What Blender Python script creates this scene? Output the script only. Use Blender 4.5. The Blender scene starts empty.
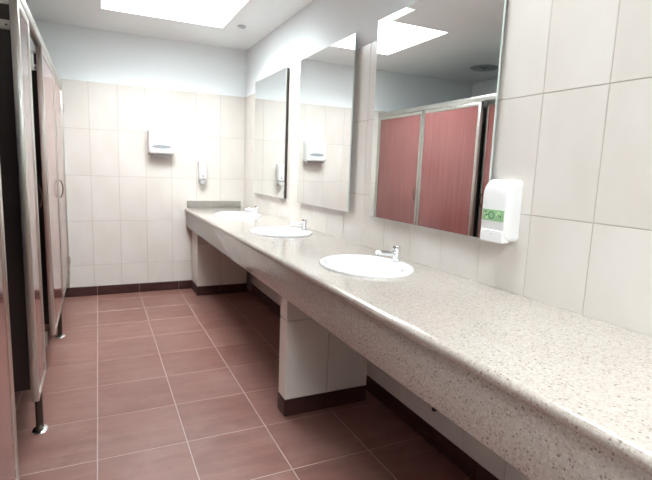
import bpy, bmesh, math, random
from mathutils import Vector, Matrix
random.seed(7)
scene = bpy.context.scene
col = scene.collection

# ------------------------------------------------------------------ camera
# world: right wall X=0, back wall Y=0, floor Z=0, the camera looks towards +Y
cd = bpy.data.cameras.new('camera'); cam = bpy.data.objects.new('camera', cd); col.objects.link(cam)
yaw, pitch, roll = math.radians(25.702), math.radians(-8.389), math.radians(2.161)
fwd = Vector((math.sin(yaw)*math.cos(pitch), math.cos(yaw)*math.cos(pitch), math.sin(pitch)))
rgt = Vector((math.cos(yaw), -math.sin(yaw), 0)); up = rgt.cross(fwd)
r2 = rgt*math.cos(roll) + up*math.sin(roll); u2 = -rgt*math.sin(roll) + up*math.cos(roll)
m = Matrix.Identity(4)
for i in range(3):
    m[i][0] = r2[i]; m[i][1] = u2[i]; m[i][2] = -fwd[i]
m.translation = (-1.4838, -5.2557, 1.3548)
cam.matrix_world = m
cd.sensor_fit = 'HORIZONTAL'; cd.sensor_width = 36; cd.lens = 474.95/652*36; cd.clip_start = .02
scene.camera = cam

# ------------------------------------------------------------------ world, light, exposure
w = bpy.data.worlds.new('sky'); scene.world = w; w.use_nodes = True
bg = w.node_tree.nodes['Background']; bg.inputs[0].default_value = (.93, .985, 1, 1); bg.inputs[1].default_value = 36
SKY1 = (-1.42, -.42, -1.69, -.70)          # x0 x1 y0 y1 of the skylight in view
SLOT = (-.82, -.715, -2.03, -1.69)         # its narrow extension
SKY3_ADDED = (-1.75, -.42, -6.90, -5.60)         # unseen skylight behind the camera, added for frontal light
SKY2_ADDED = (-.80, -.32, -4.20, -3.45)           # unseen skylight, added to light the near end of the counter
def portal(name, r):
    l = bpy.data.lights.new(name, 'AREA'); l.shape = 'RECTANGLE'; l.size = r[1]-r[0]; l.size_y = r[3]-r[2]
    l.cycles.is_portal = True
    o = bpy.data.objects.new(name, l); col.objects.link(o); o.location = ((r[0]+r[1])/2, (r[2]+r[3])/2, 3.045)
portal('skylight_portal', SKY1); portal('skylight_portal.001', SKY2_ADDED); portal('skylight_portal.002', SKY3_ADDED); portal('skylight_portal.003', SLOT)
vs = scene.view_settings
vs.view_transform = 'Standard'; vs.look = 'None'; vs.gamma = 1; vs.use_curve_mapping = False; vs.exposure = 0.2

# ------------------------------------------------------------------ materials
MATS = {}
def mat(name, color, rough=.5, metal=0, vary=0, coat=0, spec=.5):
    if name in MATS: return MATS[name]
    M = bpy.data.materials.new(name); M.use_nodes = True; MATS[name] = M
    nt = M.node_tree; b = nt.nodes['Principled BSDF']
    b.inputs['Base Color'].default_value = (*color, 1); b.inputs['Roughness'].default_value = rough
    b.inputs['Metallic'].default_value = metal; b.inputs['Coat Weight'].default_value = coat; b.inputs['Coat Roughness'].default_value = .12
    b.inputs['Specular IOR Level'].default_value = spec
    return M
def N(M, t, **kw):
    n = M.node_tree.nodes.new(t)
    for k, v in kw.items():
        if k.startswith('_'): setattr(n, k[1:], v)
        else: n.inputs[k.replace('__', ' ')].default_value = v
    return n
def L(M, a, b): M.node_tree.links.new(a, b)
def B(M): return M.node_tree.nodes['Principled BSDF']
def ramp(M, fac, stops):
    r = N(M, 'ShaderNodeValToRGB'); e = r.color_ramp.elements
    while len(e) < len(stops): e.new(.5)
    for i, (p, c) in enumerate(stops): e[i].position = p; e[i].color = (*c, 1)
    L(M, fac, r.inputs[0]); return r.outputs[0]
def mixc(M, fac, a, b, mode='MIX'):
    n = N(M, 'ShaderNodeMix', _data_type='RGBA', _blend_type=mode)
    for s, v in ((0, fac), (6, a), (7, b)):
        if hasattr(v, 'is_output'): L(M, v, n.inputs[s])
        else: n.inputs[s].default_value = v if s == 0 else (*v, 1)
    return n.outputs[2]
def bump(M, h, strength=.1, dist=.002):
    b = N(M, 'ShaderNodeBump', Strength=strength, Distance=dist); L(M, h, b.inputs['Height']); L(M, b.outputs[0], B(M).inputs['Normal'])
def coords(M, scale=(1, 1, 1), use='Object', rnd=False):
    tc = N(M, 'ShaderNodeTexCoord'); mp = N(M, 'ShaderNodeMapping'); mp.inputs['Scale'].default_value = scale
    L(M, tc.outputs[use], mp.inputs[0])
    if rnd:
        oi = N(M, 'ShaderNodeObjectInfo'); mu = N(M, 'ShaderNodeMath', _operation='MULTIPLY'); mu.inputs[1].default_value = 37.0
        L(M, oi.outputs['Random'], mu.inputs[0]); L(M, mu.outputs[0], mp.inputs['Location'])
    return mp.outputs[0]

def m_walltile():
    M = mat('cream_wall_tile', (.76, .71, .65), .22)
    v = coords(M, (2.2, 2.2, 1.2), rnd=True)
    n = N(M, 'ShaderNodeTexNoise', Scale=2.0, Detail=3); L(M, v, n.inputs['Vector'])
    c = ramp(M, n.outputs[0], [(.3, (.675, .635, .585)), (.7, (.725, .692, .648))])
    oi = N(M, 'ShaderNodeObjectInfo')
    L(M, mixc(M, .05, c, ramp(M, oi.outputs['Random'], [(0, (.55, .48, .42)), (1, (.95, .92, .88))])), B(M).inputs['Base Color'])
    n2 = N(M, 'ShaderNodeTexNoise', Scale=9.0, Detail=2); L(M, v, n2.inputs['Vector']); bump(M, n2.outputs[0], .06, .004)
    return M
def m_floortile():
    M = mat('red_brown_floor_tile', (.2, .08, .07), .3)
    v = coords(M, (1.6, 9, 4), rnd=True)
    n = N(M, 'ShaderNodeTexNoise', Scale=1.6, Detail=6, Roughness=.62); L(M, v, n.inputs['Vector'])
    c = ramp(M, n.outputs[0], [(.25, (.135, .056, .043)), (.5, (.18, .077, .060)), (.78, (.235, .11, .088))])
    oi = N(M, 'ShaderNodeObjectInfo')
    c = mixc(M, .16, c, ramp(M, oi.outputs['Random'], [(0, (.13, .055, .045)), (1, (.34, .20, .17))]))
    v2 = coords(M, (3, 3, 3), rnd=True); d = N(M, 'ShaderNodeTexNoise', Scale=1.4, Detail=5, Roughness=.7); L(M, v2, d.inputs['Vector'])
    dm = ramp(M, d.outputs[0], [(.52, (0, 0, 0)), (.78, (.30, .30, .30))])
    ge = N(M, 'ShaderNodeNewGeometry'); wn = N(M, 'ShaderNodeTexNoise', Scale=1.3, Detail=6, Roughness=.65); L(M, ge.outputs['Position'], wn.inputs['Vector'])
    wm = ramp(M, wn.outputs[0], [(.44, (0, 0, 0)), (.68, (.24, .24, .24))])
    c = mixc(M, wm, c, (.34, .21, .18))
    L(M, mixc(M, dm, c, (.36, .26, .23)), B(M).inputs['Base Color'])
    L(M, ramp(M, d.outputs[0], [(.3, (.30,)*3), (.7, (.46,)*3)]), B(M).inputs['Roughness'])
    bump(M, n.outputs[0], .08, .002)
    return M
def m_basetile():
    M = mat('dark_brown_skirting_tile', (.075, .03, .028), .5, spec=.3)
    v = coords(M, (3, 3, 12), rnd=True); n = N(M, 'ShaderNodeTexNoise', Scale=2, Detail=5); L(M, v, n.inputs['Vector'])
    L(M, ramp(M, n.outputs[0], [(.3, (.040, .015, .013)), (.7, (.068, .027, .023))]), B(M).inputs['Base Color'])
    return M
def m_granite(name='speckled_beige_stone', k=1.0, tint=(1, 1, 1)):
    M = mat(name, (.6, .5, .45), .15, coat=.35)
    v = coords(M)
    n = N(M, 'ShaderNodeTexNoise', Scale=3.5, Detail=3); L(M, v, n.inputs['Vector'])
    c = ramp(M, n.outputs[0], [(.3, (.47, .415, .37)), (.7, (.55, .495, .445))])
    v1 = N(M, 'ShaderNodeTexVoronoi', Scale=210.0); L(M, v, v1.inputs['Vector'])
    sep = N(M, 'ShaderNodeSeparateColor'); L(M, v1.outputs['Color'], sep.inputs[0])
    g = ramp(M, sep.outputs[0], [(0, (.24, .195, .165)), (.08, (.34, .29, .25)), (.2, (.48, .43, .385)), (.75, (.54, .495, .45)), (.92, (.66, .62, .57))])
    c = mixc(M, .5, c, g)
    v2 = N(M, 'ShaderNodeTexVoronoi', Scale=120.0); L(M, v, v2.inputs['Vector'])
    s2 = N(M, 'ShaderNodeSeparateColor'); L(M, v2.outputs['Color'], s2.inputs[0])
    near = ramp(M, v2.outputs['Distance'], [(.28, (1, 1, 1)), (.42, (0, 0, 0))])
    pick = ramp(M, s2.outputs[1], [(.09, (1, 1, 1)), (.12, (0, 0, 0))])
    mk = mixc(M, 1.0, near, pick, 'MULTIPLY')
    c = mixc(M, mk, c, (.24, .19, .165))
    if k == 1: c = mixc(M, 1.0, c, (.80, .80, .80), 'MULTIPLY')
    if k != 1: c = mixc(M, 1.0, c, tuple(k*t for t in tint), 'MULTIPLY')
    L(M, c, B(M).inputs['Base Color'])
    return M
def m_laminate():
    M = mat('red_wood_laminate', (.32, .07, .07), .2, coat=.6)
    v = coords(M, (30, 30, 1.1), rnd=True)
    n = N(M, 'ShaderNodeTexNoise', Scale=1.5, Detail=5, Roughness=.6, Distortion=.6); L(M, v, n.inputs['Vector'])
    L(M, ramp(M, n.outputs[0], [(.25, (.155, .042, .040)), (.5, (.19, .056, .053)), (.78, (.235, .078, .073))]), B(M).inputs['Base Color'])
    bump(M, n.outputs[0], .02, .001)
    return M
def m_paint(name, c):
    M = mat(name, c, .75)
    v = coords(M); n = N(M, 'ShaderNodeTexNoise', Scale=60, Detail=3); L(M, v, n.inputs['Vector']); bump(M, n.outputs[0], .06, .002)
    return M
def m_brushed(name, c, rough=.32):
    M = mat(name, c, rough, 1)
    v = coords(M, (200, 200, 3)); n = N(M, 'ShaderNodeTexNoise', Scale=2, Detail=2); L(M, v, n.inputs['Vector'])
    L(M, ramp(M, n.outputs[0], [(.3, (rough-.06,)*3), (.7, (rough+.08,)*3)]), B(M).inputs['Roughness'])
    return M
WT, FT, BT, GR, LAM = m_walltile(), m_floortile(), m_basetile(), m_granite(), m_laminate()
PAINT = m_paint('white_wall_paint', (.87, .91, .92)); CEIL = m_paint('white_ceiling_paint', (.87, .90, .90))
GROUTW = m_paint('wall_grout', (.47, .42, .375)); GROUTF = m_paint('floor_grout', (.42, .33, .30))
ALU = m_brushed('satin_aluminium', (.54, .52, .485)); CHROME = mat('chrome', (.82, .83, .84), .07, 1)
STEELD = m_brushed('dark_bronze_tube', (.10, .08, .065), .4)
WPL = mat('white_plastic', (.85, .86, .86), .25); GPL = mat('grey_plastic', (.30, .33, .35), .3); LGPL = mat('light_grey_plastic', (.50, .52, .52), .35)
CER = mat('white_ceramic', (.80, .81, .82), .08, coat=.3)
MIR = mat('mirror_silver', (.90, .915, .91), .0, 1); MEDGE = mat('mirror_edge_glass', (.60, .67, .65), .1)
WOOD = mat('dark_backing_wood', (.10, .075, .06), .6)
GRN = mat('green_label', (.27, .46, .24), .4); GRND = mat('dark_green_print', (.03, .14, .10), .4); GRNL = mat('pale_green_print', (.55, .76, .45), .4)
DARK = mat('black_hole', (.01, .01, .01), .6); RUB = mat('black_rubber', (.015, .014, .014), .6)
def m_pane():
    M = bpy.data.materials.new('clear_skylight_pane'); M.use_nodes = True; nt = M.node_tree
    out = nt.nodes['Material Output']; nt.nodes.remove(nt.nodes['Principled BSDF'])
    t = nt.nodes.new('ShaderNodeBsdfTransparent'); g = nt.nodes.new('ShaderNodeBsdfGlossy'); g.inputs['Roughness'].default_value = .02
    x = nt.nodes.new('ShaderNodeMixShader'); x.inputs[0].default_value = .05
    nt.links.new(t.outputs[0], x.inputs[1]); nt.links.new(g.outputs[0], x.inputs[2]); nt.links.new(x.outputs[0], out.inputs[0])
    return M
PANE = m_pane()

# ------------------------------------------------------------------ mesh helpers
def link(name, me, M, parent=None, loc=None):
    o = bpy.data.objects.new(name, me); col.objects.link(o)
    if M is not None and len(me.materials) == 0: me.materials.append(M)
    if loc is not None: o.location = loc
    if parent is not None: o.parent = parent; o.matrix_parent_inverse = Matrix.Identity(4)
    return o
def fin(bm, name, M, parent=None, loc=None, smooth=False):
    bmesh.ops.recalc_face_normals(bm, faces=bm.faces)
    me = bpy.data.meshes.new(name); bm.to_mesh(me); bm.free()
    if smooth:
        for p in me.polygons: p.use_smooth = True
        try: me.set_sharp_from_angle(angle=math.radians(40))
        except Exception: pass
    return link(name, me, M, parent, loc)
def bx(bm, x0, x1, y0, y1, z0, z1, bev=0, seg=2):
    r = bmesh.ops.create_cube(bm, size=1)['verts']
    for v in r:
        v.co = Vector(((x0+x1)/2+v.co.x*(x1-x0), (y0+y1)/2+v.co.y*(y1-y0), (z0+z1)/2+v.co.z*(z1-z0)))
    if bev:
        es = list({e for v in r for e in v.link_edges})
        bmesh.ops.bevel(bm, geom=es, offset=bev, segments=seg, affect='EDGES', profile=.5)
def box(name, M, b, parent=None, bev=0, seg=2, rel=True):
    """a box as one object; its origin is the centre of its bottom"""
    x0, x1, y0, y1, z0, z1 = b
    o = Vector(((x0+x1)/2, (y0+y1)/2, z0)) if rel else Vector((0, 0, 0))
    bm = bmesh.new(); bx(bm, x0-o.x, x1-o.x, y0-o.y, y1-o.y, z0-o.z, z1-o.z, bev, seg)
    p = o - parent_origin(parent)
    return fin(bm, name, M, parent, p, smooth=bev > 0)
def parent_origin(p):
    v = Vector((0, 0, 0))
    while p is not None: v += p.location; p = p.parent
    return v
def empty(name, loc, label, cat, group=None):
    o = bpy.data.objects.new(name, None); col.objects.link(o); o.location = loc; o.empty_display_size = .1
    tag(o, label, cat, group); return o
def tag(o, label, cat, group=None):
    o['label'] = label; o['category'] = cat
    if group: o['group'] = group
    return o
def struct(o, label=None):
    o['kind'] = 'structure'
    if label: o['label'] = label
    return o
def lathe(name, prof, M, parent=None, loc=None, seg=32, sx=1, sy=1, axis='Z'):
    bm = bmesh.new(); rings = []
    for r, z in prof:
        if r < 1e-5: rings.append([bm.verts.new((0, 0, z))])
        else: rings.append([bm.verts.new((r*sx*math.cos(2*math.pi*k/seg), r*sy*math.sin(2*math.pi*k/seg), z)) for k in range(seg)])
    for a, b in zip(rings, rings[1:]):
        if len(a) == 1 and len(b) == 1: continue
        for k in range(seg):
            k2 = (k+1) % seg
            if len(a) == 1: bm.faces.new((a[0], b[k], b[k2]))
            elif len(b) == 1: bm.faces.new((a[k], a[k2], b[0]))
            else: bm.faces.new((a[k], a[k2], b[k2], b[k]))
    if axis == 'X': bmesh.ops.rotate(bm, verts=bm.verts, matrix=Matrix.Rotation(-math.pi/2, 3, 'Y'))   # +z -> -x
    if axis == 'Y': bmesh.ops.rotate(bm, verts=bm.verts, matrix=Matrix.Rotation(math.pi/2, 3, 'X'))    # +z -> -y
    return fin(bm, name, M, parent, loc, smooth=True)
def tube(name, pts, r, M, parent=None, loc=None, seg=12):
    bm = bmesh.new(); pts = [Vector(p) for p in pts]; rings = []
    for i, p in enumerate(pts):
        t = (pts[min(i+1, len(pts)-1)] - pts[max(i-1, 0)]).normalized()
        a = t.orthogonal().normalized() if i == 0 else (ref - t*ref.dot(t)).normalized()
        ref = a; b = t.cross(a); rr = r[i] if isinstance(r, (list, tuple)) else r
        rings.append([bm.verts.new(p + a*rr*math.cos(2*math.pi*k/seg) + b*rr*math.sin(2*math.pi*k/seg)) for k in range(seg)])
    for a, b in zip(rings, rings[1:]):
        for k in range(seg): bm.faces.new((a[k], a[(k+1) % seg], b[(k+1) % seg], b[k]))
    bm.faces.new(rings[0]); bm.faces.new(list(reversed(rings[-1])))
    return fin(bm, name, M, parent, loc, smooth=True)

# tile pieces: a chamfered slab, mesh shared between equal sizes. normal axis n in 'x-','y-','z+'
TM = {}
def tile_mesh(u, v, d, n, M, c=.0012):
    key = (round(u, 4), round(v, 4), round(d, 4), n, M.name)
    if key in TM: return TM[key]
    bm = bmesh.new()
    def ring(uu, vv, h): return [(-uu/2, -vv/2, h), (uu/2, -vv/2, h), (uu/2, vv/2, h), (-uu/2, vv/2, h)]
    R = [ring(u, v, 0), ring(u, v, d-c), ring(u-2*c, v-2*c, d)]
    def cv(p):
        a, b, h = p
        return {'z+': (a, b, h), 'y-': (a, -h, b), 'x-': (-h, a, b)}[n]
    V = [[bm.verts.new(cv(p)) for p in r] for r in R]
    bm.faces.new(V[0]); bm.faces.new(V[2])
    for a, b in zip(V, V[1:]):
        for k in range(4): bm.faces.new((a[k], a[(k+1) % 4], b[(k+1) % 4], b[k]))
    bmesh.ops.recalc_face_normals(bm, faces=bm.faces)
    me = bpy.data.meshes.new('tile'); bm.to_mesh(me); bm.free(); me.materials.append(M); TM[key] = me
    return me
def tiles(parent, us, vs_, base, d, n, M, gap, name='tile', skip=None):
    """us, vs_: cut lines; base: coordinate of the bed plane; pieces stand proud by d"""
    for u0, u1 in zip(us, us[1:]):
        for v0, v1 in zip(vs_, vs_[1:]):
            if skip and skip(u0, u1, v0, v1): continue
            me = tile_mesh(u1-u0-gap, v1-v0-gap, d, n, M)
            cu, cv = (u0+u1)/2, (v0+v1)/2
            loc = {'z+': (cu, cv, base), 'y-': (cu, base, cv), 'x-': (base, cu, cv)}[n]
            link(name, me, None, parent, Vector(loc)-parent_origin(parent))

# ------------------------------------------------------------------ the setting
XL, YF, ZC = -3.25, -8.6, 2.60
T, TH, TW = 2.1104, .4490, .255
bed = .007
ROWS = [.095, T-4*TH, T-3*TH, T-2*TH, T-TH, T]
YL = [round(-3.9629-TW*k, 4) for k in range(18, -16, -1)]          # ascending
YL = [y for y in YL if -8.55 < y < -.05]
YL = [YF] + YL + [0]
XLN = [XL] + [round(-1.5486+TW*k, 4) for k in range(-6, 6)] + [0]
FX = [XL] + [round(-1.525+.401*k, 4) for k in range(-4, 4)] + [0]
FY = [YF] + [round(-2.612+.401*k, 4) for k in range(-14, 7)] + [0]

o = struct(box('floor', GROUTF, (XL-.1, .1, YF-.1, .1, -.12, -.0010)), 'red-brown square tiled washroom floor with pale grout lines')
tiles(o, FX, FY, -.0035, .0035, 'z+', FT, .0042, 'floor_tile')

wr = struct(box('wall_right', PAINT, (bed, .12, YF-.1, .12, 0, ZC)), 'cream tiled wall behind the mirrors with white paint above')
box('grout_bed', GROUTW, (bed-.0048, bed, YF, 0, .0, T-.001), wr)
tiles(wr, YL, ROWS, bed, bed, 'x-', WT, .003, 'wall_tile')
wb = struct(box('wall_back', PAINT, (XL-.1, bed, bed, .12, 0, ZC)), 'cream tiled end wall with white paint above')
box('grout_bed', GROUTW, (XL, 0, bed-.0048, bed, .0, T-.001), wb)
tiles(wb, XLN, ROWS, bed, bed, 'y-', WT, .003, 'wall_tile')
struct(box('wall_left', PAINT, (XL-.12, XL, YF-.1, .12, 0, ZC)), 'pale wall behind the toilet stalls')
struct(box('wall_front', m_paint('brown_wall_paint', (.22, .18, .15)), (XL-.1, .1, YF-.12, YF, 0, ZC)), 'brown wall behind the camera')

# ceiling with openings
xs = sorted({XL-.1, .1, SKY1[0], SKY1[1], SLOT[0], SLOT[1], SKY2_ADDED[0], SKY2_ADDED[1], SKY3_ADDED[0], SKY3_ADDED[1]})
ys = sorted({YF-.1, .1, SKY1[2], SKY1[3], SLOT[2], SLOT[3], SKY2_ADDED[2], SKY2_ADDED[3], SKY3_ADDED[2], SKY3_ADDED[3]})
def is_open(cx, cy): return any(r[0] < cx < r[1] and r[2] < cy < r[3] for r in (SKY1, SLOT, SKY2_ADDED, SKY3_ADDED))
bm = bmesh.new(); ZT = ZC+.45
solid = {}
for i in range(len(xs)-1):
    for j in range(len(ys)-1): solid[i, j] = not is_open((xs[i]+xs[i+1])/2, (ys[j]+ys[j+1])/2)
def q(*p): bm.faces.new([bm.verts.new(v) for v in p])
for (i, j), s in solid.items():
    x0, x1, y0, y1 = xs[i], xs[i+1], ys[j], ys[j+1]
    if s:
        q((x0, y0, ZC), (x1, y0, ZC), (x1, y1, ZC), (x0, y1, ZC)); q((x0, y0, ZT), (x1, y0, ZT), (x1, y1, ZT), (x0, y1, ZT))
    else:
        if solid.get((i-1, j), True): q((x0, y0, ZC), (x0, y1, ZC), (x0, y1, ZT), (x0, y0, ZT))
        if solid.get((i+1, j), True): q((x1, y0, ZC), (x1, y1, ZC), (x1, y1, ZT), (x1, y0, ZT))
        if solid.get((i, j-1), True): q((x0, y0, ZC), (x1, y0, ZC), (x1, y0, ZT), (x0, y0, ZT))
        if solid.get((i, j+1), True): q((x0, y1, ZC), (x1, y1, ZC), (x1, y1, ZT), (x0, y1, ZT))
bmesh.ops.remove_doubles(bm, verts=bm.verts, dist=1e-5)
struct(fin(bm, 'ceiling', CEIL), 'flat white painted ceiling with a large skylight opening')
for k, rs in enumerate(((SKY1, SLOT), (SKY2_ADDED,), (SKY3_ADDED,))):
    r = rs[0]
    e = empty('window_%d' % (k+1), ((r[0]+r[1])/2, (r[2]+r[3])/2, ZT), 'blown-out white rectangular skylight set in the ceiling' if k == 0 else ('', 'small unseen skylight in the ceiling, added to light the near end of the counter', 'unseen skylight in the ceiling behind the camera, added for frontal light')[k], 'skylight')
    del e['category']; struct(e)
    for s in rs: box('pane', PANE, (s[0]-.02, s[1]+.02, s[2]-.02, s[3]+.02, ZT+.004, ZT+.010), e)
    bm = bmesh.new(); f = .03; c = e.location
    for b in ((r[0]-f, r[0], r[2]-f, r[3]+f), (r[1], r[1]+f, r[2]-f, r[3]+f), (r[0], r[1], r[2]-f, r[2]), (r[0], r[1], r[3], r[3]+f)):
        bx(bm, b[0]-c.x, b[1]-c.x, b[2]-c.y, b[3]-c.y, .012, .04)
    fin(bm, 'frame', ALU, e, (0, 0, 0))

# skirting of dark tiles
bb = struct(box('baseboard_back', GROUTF, (-1.80, -.60, .0005, bed-.0048, 0, .0945)), 'dark brown tiled skirting along the end wall')
tiles(bb, [-1.926]+[round(-1.525+.401*k, 4) for k in range(0, 3)]+[-.582], [0, .0955], .0012, .0085, 'y-', BT, .0035, 'skirting_tile')
br = struct(box('baseboard_right', GROUTF, (.0005, bed-.0048, -8.5, -.33, 0, .0945)), 'dark brown tiled skirting on the wall under the counter')
tiles(br, [round(-2.612+.401*k, 4) for k in range(-11, 6)]+[-.33], [0, .0955], .0012, .0085, 'x-', BT, .0035, 'skirting_tile', skip=None)

# ------------------------------------------------------------------ tiled piers under the counter
def pier(y0, y1, x0, x1, label, near_cols, front_cols):
    z1 = .693
    e = empty('counter_pier', ((x0)/2, (y0+y1)/2, 0), label, 'pier', 'tiled piers carrying the counter')
    box('core', GROUTW, (x0+.008, x1-.002, y0+.008, y1-.001, 0, z1), e)
    zs = [.096, .545, z1]
    tiles(e, near_cols, zs, y0+.0095, .0095, 'y-', WT, .0045, 'wall_tile')
    tiles(e, front_cols, zs, x0+.0095, .0095, 'x-', WT, .0045, 'wall_tile')
    tiles(e, near_cols, [0, .0955], y0+.0095, .013, 'y-', BT, .003, 'skirting_tile')
    tiles(e, front_cols, [0, .0955], x0+.0095, .013, 'x-', BT, .003, 'skirting_tile')
    return e
pier(-2.966, -2.858, -.595, -.078, 'narrow cream tiled pier with dark skirting under the middle of the counter', [-.596, -.341, -.078], [-2.967, -2.858])
pier(-.318, -.003, -.582, -.05, 'cream tiled pier under the counter end against the far wall', [-.583, -.34, -.05], [-.319, -.003])

# ------------------------------------------------------------------ stone counter
CT = .897; XN = -.655; XFc = -.640
SINKS = [(-.318, -3.288), (-.305, -2.055), (-.30, -.85)]
cnt = empty('washbasin_counter', (-.33, -3.3, .695), 'long speckled beige stone washbasin counter with deep front fascia along the mirror wall', 'counter')
# slab with bull-nosed front and elliptical cut-outs
def slab():
    """top slab: rows of quads over a strip per basin with an elliptical hole, plus a bullnose profile"""
    bm = bmesh.new(); xb = -.001; y_end, y_start = -.003, -6.6
    rad = .018; th = .034
    xf = XN+rad
    def hole_strip(cx, cy, hx, hy, y0, y1):
        n = 48
        # outer loop on rectangle by angle
        inner, outer = [], []
        for k in range(n):
            a = 2*math.pi*(k+.5)/n; c, s = math.cos(a), math.sin(a)
            inner.append(bm.verts.new((cx+hx*c, cy+hy*s, CT)))
            tx = ((xb-cx)/c if c > 0 else (xf-cx)/c) if abs(c) > 1e-9 else 1e9
            ty = ((y1-cy)/s if s > 0 else (y0-cy)/s) if abs(s) > 1e-9 else 1e9
            t = min(tx, ty); outer.append(bm.verts.new((cx+t*c, cy+t*s, CT)))
        for k in range(n):
            bm.faces.new((inner[k], outer[k], outer[(k+1) % n], inner[(k+1) % n]))
        # corner fillers
        for cxn, cyn in ((xb, y0), (xb, y1), (xf, y0), (xf, y1)):
            best = None
            for k in range(n):
                a, b = outer[k], outer[(k+1) % n]
                if abs(a.co.x-b.co.x) > 1e-6 and abs(a.co.y-b.co.y) > 1e-6:
                    d = (a.co.xy-Vector((cxn, cyn))).length + (b.co.xy-Vector((cxn, cyn))).length
                    if best is None or d < best[0]: best = (d, a, b)
            bm.faces.new((best[1], bm.verts.new((cxn, cyn, CT)), best[2]))
        lo = [bm.verts.new((v.co.x, v.co.y, CT-th)) for v in inner]; lou = [bm.verts.new((v.co.x, v.co.y, CT-th)) for v in outer]
        for k in range(n):
            bm.faces.new((inner[k], inner[(k+1) % n], lo[(k+1) % n], lo[k])); bm.faces.new((lo[k], lou[k], lou[(k+1) % n], lo[(k+1) % n]))
    edges = [y_start]
    for cx, cy in SINKS:
        hole_strip(cx, cy, .185, .225, cy-.28, cy+.28)
    spans = []
    cuts = sorted([(cy-.28, cy+.28) for _, cy in SINKS]); y = y_start
    for a, b in cuts: spans.append((y, a)); y = b
    spans.append((y, y_end))
    for a, b in spans: bm.faces.new([bm.verts.new(v) for v in ((xf, a, CT), (xb, a, CT), (xb, b, CT), (xf, b, CT))]); bm.faces.new([bm.verts.new(v) for v in ((xf, a, CT-th), (xb, a, CT-th), (xb, b, CT-th), (xf, b, CT-th))])
    prof = [(xf-rad*math.sin(t), CT-rad+rad*math.cos(t)) for t in [math.pi/2*k/6 for k in range(7)]] + [(XN, CT-th+.006), (XN+.005, CT-th), (xf, CT-th)]
    A = [bm.verts.new((x, y_start, z)) for x, z in prof]; Bv = [bm.verts.new((x, y_end, z)) for x, z in prof]
    for k in range(len(prof)-1): bm.faces.new((A[k], A[k+1], Bv[k+1], Bv[k]))
    for e, yy in ((A, y_start), (Bv, y_end)): bm.faces.new(e+[bm.verts.new((xb, yy, CT-th)), bm.verts.new((xb, yy, CT))])
    bmesh.ops.remove_doubles(bm, verts=bm.verts, dist=1e-5)
    bmesh.ops.translate(bm, verts=bm.verts, vec=-cnt.location)
    return fin(bm, 'worktop', GR, cnt, (0, 0, 0), smooth=True)
slab()
box('fascia', GR, (XFc, XFc+.02, -6.6, -.003, .695, CT-.0325), cnt, bev=.002)
box('upstand', m_granite('grey_speckled_stone', .62, (.97, 1, 1)), (-.632, -.045, -.020, -.001, CT+.0003, .972), cnt, bev=.003)

# ------------------------------------------------------------------ basins and taps
def basin(cx, cy, label):
    e = empty('washbasin', (cx, cy, CT), label, 'washbasin', 'oval basins let into the counter')
    # profile from outside rim, over the lip, down the bowl: (scale of the ellipse, z, x shift)
    prof = [(1.0, .0005), (1.0, .006), (.985, .012), (.955, .0145), (.90, .0140), (.85, .011), (.80, .002), (.765, -.02), (.72, -.055), (.62, -.10), (.45, -.135), (.25, -.148), (.085, -.150)]
    bm = bmesh.new(); n = 56; rings = []
    for s, z in prof:
        k = 1 if s > .86 else (.86-s)/.78
        sh = -.012 if s < .87 else 0
        rings.append([bm.verts.new((.218*s*math.cos(2*math.pi*i/n)+sh, .262*s*math.sin(2*math.pi*i/n), z)) for i in range(n)])
    for a, b in zip(rings, rings[1:]):
        for i in range(n): bm.faces.new((a[i], a[(i+1) % n], b[(i+1) % n], b[i]))
    bm.faces.new(rings[-1])
    ob = fin(bm, 'bowl', CER, e, (0, 0, 0), smooth=True)
    lathe('drain', [(0, .004), (.016, .004), (.022, .0025), (.022, 0)], CHROME, e, (-.012, 0, -.1497), 24)
    return e
NM = ['nearest', 'middle', 'farthest']
for (cx, cy), l in zip(SINKS, ('white oval washbasin nearest the soap dispenser with green label', 'white oval washbasin between the other two, below the middle mirror', 'white oval washbasin at the far end beside the stone upstand')):
    basin(cx, cy, l)
def faucet(cx, cy, label):
    e = empty('faucet', (cx+.192, cy+.02, CT+.0145), label, 'faucet', 'chrome taps on the basins')
    lathe('body', [(0, 0), (.025, 0), (.025, .004), (.0195, .007), (.0185, .046), (.0195, .049), (.0195, .051), (0, .051)], CHROME, e, (0, 0, 0), 28)
    lathe('push_button', [(0, .0513), (.0185, .0513), (.0205, .054), (.0225, .072), (.0205, .077), (.012, .079), (0, .0793)], CHROME, e, (0, 0, 0), 28)
    s = tube('spout', [(-.010, 0, .035), (-.05, 0, .040), (-.085, 0, .044), (-.112, 0, .046), (-.120, 0, .0455)], [.0125, .0125, .012, .0115, .0105], CHROME, e, (0, 0, 0), 16)
    lathe('aerator', [(0, 0), (.0080, 0), (.0080, .010), (.0, .010)], GPL, s, (-.111, 0, .030), 16)
    return e
for (cx, cy), l in zip(SINKS, ('chrome push tap on the washbasin nearest the camera', 'chrome push tap on the middle washbasin', 'chrome push tap on the far washbasin by the corner')):
    faucet(cx, cy, l)

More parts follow.
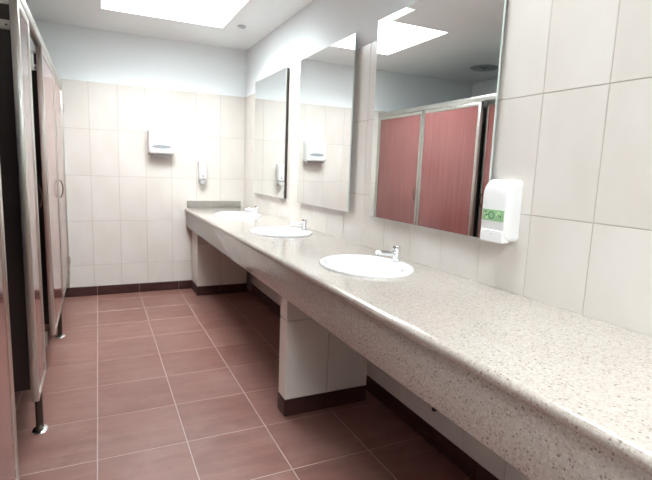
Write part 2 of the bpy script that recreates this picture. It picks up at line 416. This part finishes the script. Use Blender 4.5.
# ------------------------------------------------------------------ mirrors
def mirror(y0, y1, z0, z1, label, inset=.045, BM=None):
    e = empty('wall_mirror', (0, (y0+y1)/2, z0), label, 'mirror', 'frameless mirrors above the counter')
    box('backing_board', BM or LGPL, (-.024, -.0006, y0+inset, y1-inset, z0+inset, z1-inset), e)
    # glass plate with a polished arris
    bm = bmesh.new(); d = .006; c = .0035; hw, h = (y1-y0)/2, z1-z0
    def ring(x, i): return [bm.verts.new((x, -hw+i, i)), bm.verts.new((x, hw-i, i)), bm.verts.new((x, hw-i, h-i)), bm.verts.new((x, -hw+i, h-i))]
    a, b, f = ring(-.0243, 0), ring(-.0243-d+.002, 0), ring(-.0243-d, c)
    bm.faces.new(a); bm.faces.new(f)
    for p_, q_ in ((a, b), (b, f)):
        for k in range(4): bm.faces.new((p_[k], p_[(k+1) % 4], q_[(k+1) % 4], q_[k]))
    g = fin(bm, 'glass', MIR, e, (0, 0, 0)); g.data.materials.append(MEDGE)
    for p_ in g.data.polygons:
        if p_.area < .02: p_.material_index = 1
    return e
mirror(-1.345, -.455, 1.090, 2.20, 'tall frameless mirror nearest the corner, reflecting a soap dispenser', .005, WOOD)
mirror(-2.545, -1.655, 1.086, 2.195, 'tall frameless mirror in the middle, reflecting the paper towel dispenser')
mirror(-3.765, -2.810, 1.090, 2.20, 'tall frameless mirror nearest the camera, reflecting the red stall doors and the skylight')

# ------------------------------------------------------------------ dispensers
def rounded_prism(bm, pts, x0, x1, axis):
    """pts: outline; extruded along axis"""
    pass
def loft(name, rings, M, parent, loc, smooth=True):
    bm = bmesh.new(); V = [[bm.verts.new(p) for p in r] for r in rings]; n = len(V[0])
    for a, b in zip(V, V[1:]):
        for k in range(n): bm.faces.new((a[k], a[(k+1) % n], b[(k+1) % n], b[k]))
    bm.faces.new(V[0]); bm.faces.new(list(reversed(V[-1])))
    return fin(bm, name, M, parent, loc, smooth)
def rrect(w, h, r, n=5, cx=0, cz=0):
    P = []
    for sx, sz, a0 in ((1, 1, 0), (-1, 1, 90), (-1, -1, 180), (1, -1, 270)):
        for k in range(n+1):
            a = math.radians(a0+90*k/n); P.append((cx+sx*(w/2-r)+r*math.cos(a), cz+sz*(h/2-r)+r*math.sin(a)))
    return P
# paper towel dispenser on the back wall (front faces -Y)
e = empty('paper_towel_dispenser', (-.893, -.0, 1.437), 'white paper towel dispenser with dark oval window on the end wall', 'dispenser')
def ring_y(w, h, r, y, cz): return [(p[0], y, p[1]) for p in rrect(w, h, r, cz=cz)]
loft('body', [ring_y(.250, .250, .020, 0, .137), ring_y(.252, .252, .022, -.085, .137), ring_y(.246, .246, .024, -.100, .137), ring_y(.224, .224, .026, -.112, .140)], WPL, e, (0, -.0003, 0))
loft('window', [[(x, -.1115, z) for x, z in [(.095*math.cos(a), .088+.019*math.sin(a)) for a in [2*math.pi*k/32 for k in range(32)]]],
                [(x, -.1145, z) for x, z in [(.092*math.cos(a), .088+.017*math.sin(a)) for a in [2*math.pi*k/32 for k in range(32)]]]], GPL, e, (0, 0, 0))
box('logo_print', GPL, (-.921, -.870, -.1135, -.112, 1.618, 1.626), e)
box('paper_slot', GPL, (-.993, -.793, -.088, -.012, 1.432, 1.452), e, bev=.003)
# narrow soap dispenser on the back wall
e = empty('soap_dispenser', (-.474, -.0, 1.145), 'slim white wall soap dispenser above the stone upstand', 'dispenser', 'soap dispensers')
loft('body', [[(p[0], 0, p[1]) for p in rrect(.080, .215, .014, cz=.155)], [(p[0], -.050, p[1]) for p in rrect(.082, .217, .016, cz=.155)], [(p[0], -.075, p[1]) for p in rrect(.070, .190, .018, cz=.160)], [(p[0], -.080, p[1]) for p in rrect(.056, .170, .018, cz=.164)]], WPL, e, (0, -.0003, 0))
loft('push_lever', [[(p[0], -.01, p[1]) for p in rrect(.056, .052, .010, cz=.032)], [(p[0], -.055, p[1]) for p in rrect(.056, .050, .012, cz=.030)], [(p[0], -.066, p[1]) for p in rrect(.044, .036, .012, cz=.030)]], LGPL, e, (0, 0, 0))
box('logo_print', LGPL, (-.486, -.464, -.0825, -.0800, 1.340, 1.346), e)
def drop(name, h, y, M, parent, loc):
    pts = [(0, h)] + [(h*.36*math.sin(a), h*.36-h*.36*math.cos(a)) for a in [math.radians(130-260*k/14) for k in range(15)]]
    bm = bmesh.new(); a = [bm.verts.new((x, 0, z)) for x, z in pts]; b = [bm.verts.new((x, -.0015, z)) for x, z in pts]
    bm.faces.new(a); bm.faces.new(b); n = len(a)
    for k in range(n): bm.faces.new((a[k], a[(k+1) % n], b[(k+1) % n], b[k]))
    fin(bm, name, M, parent, loc)
drop('drop_print', .030, 0, GPL, e, (0, -.0800, .085))
# soap dispenser with green label on the right wall (front faces -X)
e = empty('soap_dispenser', (0, -3.846, 1.090), 'white wall soap dispenser with green label beside the nearest mirror', 'dispenser', 'soap dispensers')
def ring_x(w, h, r, x, cz): return [(x, p[0], p[1]) for p in rrect(w, h, r, 6, cz=cz)]
loft('body', [ring_x(.136, .242, .020, 0, .131), ring_x(.138, .244, .022, -.040, .131), ring_x(.134, .238, .024, -.054, .129), ring_x(.130, .222, .026, -.066, .124), ring_x(.126, .204, .026, -.072, .119), ring_x(.120, .180, .022, -.0745, .112)], WPL, e, (-.0004, 0, 0))
loft('push_bar', [ring_x(.122, .050, .008, -.040, .030), ring_x(.122, .050, .008, -.074, .030), ring_x(.114, .042, .008, -.079, .030)], WPL, e, (0, 0, 0))
box('latch_print', LGPL, (-.0805, -.0788, -3.853, -3.843, 1.128, 1.131), e)
lab = box('label', GRN, (-.0768, -.0735, -3.903, -3.789, 1.180, 1.224), e)
rg = lathe('emblem_ring', [(.0115, 0), (.0115, .001), (.0155, .001), (.0155, 0)], GRND, lab, (-.0014, .007, .022), 24, axis='X')
rnd = random.Random(3)
for k in range(16):
    y = rnd.choice([-1, 1, 1, 1]); yy = rnd.uniform(-.043, .043)
    if -.012 < yy < .026: yy = rnd.choice([-.03, .036]) + rnd.uniform(-.01, .006)
    zz = rnd.uniform(.006, .036); a = rnd.uniform(0, 3.14)
    pts = [(math.cos(t)*.0065, math.sin(t)*.0026) for t in [2*math.pi*i/8 for i in range(8)]]
    bm = bmesh.new()
    vv = [bm.verts.new((0, c*math.cos(a)-s*math.sin(a), c*math.sin(a)+s*math.cos(a))) for c, s in pts]; f_ = bm.faces.new(vv)
    ex = bmesh.ops.extrude_face_region(bm, geom=[f_]); bmesh.ops.translate(bm, verts=[v for v in ex['geom'] if isinstance(v, bmesh.types.BMVert)], vec=(-.0007, 0, 0))
    fin(bm, 'leaf_print', GRNL if k % 3 else GRND, lab, (-.0015, yy, zz))

# ------------------------------------------------------------------ toilet stalls on the left
XS = -1.769; THK = .032; ZB, ZTOP = .213, 2.080
def framed(e, axis, a0, a1, z0, z1, c, th, fw, name='panel'):
    """a laminate panel in an aluminium frame; axis 'y': lies in the plane X=c..c-th, spans Y a0..a1; axis 'x': plane Y=c..c+th, spans X a0..a1"""
    def bb_(u0, u1, zz0, zz1, d0, d1):
        return (c-th+d0, c-d1, u0, u1, zz0, zz1) if axis == 'y' else (u0, u1, c+d1, c+th-d0, zz0, zz1)
    box(name, LAM, bb_(a0+fw-.004, a1-fw+.004, z0+fw-.004, z1-fw+.004, .005, .005), e)
    box('frame_stile', ALU, bb_(a0, a0+fw, z0, z1, 0, 0), e, bev=.002)
    box('frame_stile', ALU, bb_(a1-fw, a1, z0, z1, 0, 0), e, bev=.002)
    box('frame_rail', ALU, bb_(a0+fw, a1-fw, z1-fw, z1, 0, 0), e, bev=.002)
    box('frame_rail', ALU, bb_(a0+fw, a1-fw, z0, z0+fw*.6, 0, 0), e, bev=.002)
def leg(e, y):
    o = e.location
    l = box('leg', STEELD, (XS-.034, XS-.002, y-.017, y+.017, .006, ZB-.001), e, bev=.003)
    f = lathe('foot_flange', [(0, .010), (.026, .008), (.038, .006), (.043, .002), (.043, 0), (0, 0)], CHROME, l, (0, 0, -.0055), 28, sx=.85, sy=1.25)
    for s in (-1, 1):
        lathe('screw', [(0, .003), (.006, .003), (.007, 0)], STEELD, l, (0, s*.037, -.0005), 12)
def front_panel(y0, y1, legs, label):
    e = empty('stall_front_panel', (XS-THK/2, (y0+y1)/2, 0), label, 'panel', 'fixed front panels of the toilet stalls')
    framed(e, 'y', y0, y1, ZB, ZTOP-.052, XS, THK, .034)
    for y in legs: leg(e, y)
    return e
Y1, Y2, Y3, Y4 = -1.795, -2.40, -2.765, -3.395
front_panel(Y1, -.925, [-1.19], 'wide fixed red stall panel next to the closed far door')
front_panel(Y3, Y2, [-2.63], 'narrow fixed red stall panel between the two open stalls')
front_panel(-4.45, Y4, [-3.95], 'red stall panel at the left edge nearest the camera')
hr = box('stall_header_rail', ALU, (XS-THK-.004, XS+.004, -4.45, -.004, ZTOP-.050, ZTOP), None, bev=.003)
tag(hr, 'aluminium rail running along the top of the stall fronts', 'rail')
def hinge(e, x, y, z, ax):
    if ax == 'y':
        h = box('hinge', ALU, (x+.0005, x+.005, y-.026, y+.002, z, z+.075), e, bev=.0015)
        tube('hinge_pin', [(.005, .014, -.002), (.005, .014, .077)], .005, ALU, h, (0, 0, 0), 10)
# closed far door
e = empty('stall_door', (XS-THK/2, -.46, 0), 'closed red stall door with bow handle against the far wall', 'door', 'stall doors')
framed(e, 'y', -.915, -.030, ZB+.01, ZTOP-.054, XS, THK, .034)
hd = tube('handle', [(0, 0, 0), (.012, 0, .008), (.022, 0, .04), (.025, 0, .07), (.022, 0, .10), (.012, 0, .132), (0, 0, .14)], .0048, STEELD, e, Vector((XS+.0003, -.868, 1.055))-e.location, 12)
for z in (.345, 1.80): hinge(e, XS, -.035, z, 'y')
jb = box('stall_wall_channel', ALU, (XS-THK, XS, -.027, -.0065, .10, ZTOP-.052), None, bev=.002)
tag(jb, 'upright aluminium channel fixing the stall front to the end wall', 'channel')
# door of the second stall: hinged on the narrow panel, ajar inwards
e = empty('stall_door', (XS-THK/2, Y2+.006, 0), 'red stall door left ajar beside the wide fixed panel', 'door', 'stall doors')
framed(e, 'y', Y2+.008, Y1-.008, ZB+.01, ZTOP-.054, XS, .030, .030)
hd = tube('handle', [(0, 0, 0), (.012, 0, .008), (.022, 0, .04), (.025, 0, .07), (.022, 0, .10), (.012, 0, .132), (0, 0, .14)], .0048, STEELD, e, Vector((XS+.0003, Y1-.055, 1.055))-e.location, 12)
for z in (.345, 1.80): hinge(e, XS, Y2+.036, z, 'y')
e.rotation_euler.z = math.radians(6)
# dark dividers between the stalls
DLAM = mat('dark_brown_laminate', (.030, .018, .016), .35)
def divider(y, label):
    e = empty('stall_divider', (-2.52, y, 0), label, 'partition', 'dividers between the toilet stalls')
    x0, x1 = XL+.003, XS-THK-.002
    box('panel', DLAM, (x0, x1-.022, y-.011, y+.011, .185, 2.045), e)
    box('channel', ALU, (x1-.024, x1, y-.015, y+.015, .185, 2.060), e, bev=.002)
    box('top_rail', ALU, (x0, x1-.024, y-.015, y+.015, 2.0455, 2.062), e, bev=.002)
    for z in (1.935,):
        bk = box('bracket', ALU, (x1-.085, x1-.026, y-.0155, y-.0115, z, z+.042), e, bev=.001)
        for dx in (-.016, .016): lathe('screw', [(0, .002), (.004, .0018), (.005, 0)], STEELD, bk, (dx, -.002, .021), 10, axis='Y')
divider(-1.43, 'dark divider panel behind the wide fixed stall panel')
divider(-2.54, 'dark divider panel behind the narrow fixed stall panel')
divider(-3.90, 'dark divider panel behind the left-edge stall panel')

# ------------------------------------------------------------------ small fittings
e = empty('ceiling_downlight', (-.283, -.861, ZC-.012), 'small round recessed downlight in the ceiling near the corner', 'downlight')
lathe('trim_ring', [(.030, 0), (.036, 0), (.040, .006), (.040, .0118), (.030, .0118), (.030, 0)], LGPL, e, (0, 0, 0), 28)
lathe('lens', [(0, .004), (.0298, .004), (.0298, .0115), (0, .0115)], GPL, e, (0, 0, 0), 28)
e = empty('ceiling_vent', (-2.67, -.82, ZC-.014), 'round grey extractor vent in the ceiling above the stalls', 'vent')
lathe('rim', [(.125, .0), (.145, .0), (.160, .008), (.160, .0138), (.125, .0138), (.125, 0)], GPL, e, (0, 0, 0), 36)
for r in (.03, .06, .09): lathe('louvre', [(r, .004), (r+.018, .0), (r+.020, .002), (r+.003, .010), (r, .004)], GPL, e, (0, 0, 0), 32)
lathe('dark_throat', [(0, .0115), (.1248, .0115), (.1248, .0137), (0, .0137)], DARK, e, (0, 0, 0), 36)
e = empty('pipe_stub', (0, -3.545, .225), 'short black pipe stub on the tiled wall below the counter', 'pipe')
tube('pipe', [(-.0005, 0, 0), (-.05, 0, 0)], .011, RUB, e, (0, 0, 0), 14)
tube('nut', [(-.004, 0, 0), (-.016, 0, 0)], .019, RUB, e, (0, 0, 0), 6)
tube('tap_key', [(-.043, -.02, .012), (-.043, .028, .016)], .006, RUB, e, (0, 0, 0), 10)
s = lathe('wall_screw', [(0, .004), (.007, .003), (.009, 0), (0, 0)], GPL, None, (-.0003, -1.555, 1.45), 14, axis='X')
tag(s, 'tiny dark screw in the tiles between the far and middle mirrors', 'screw')
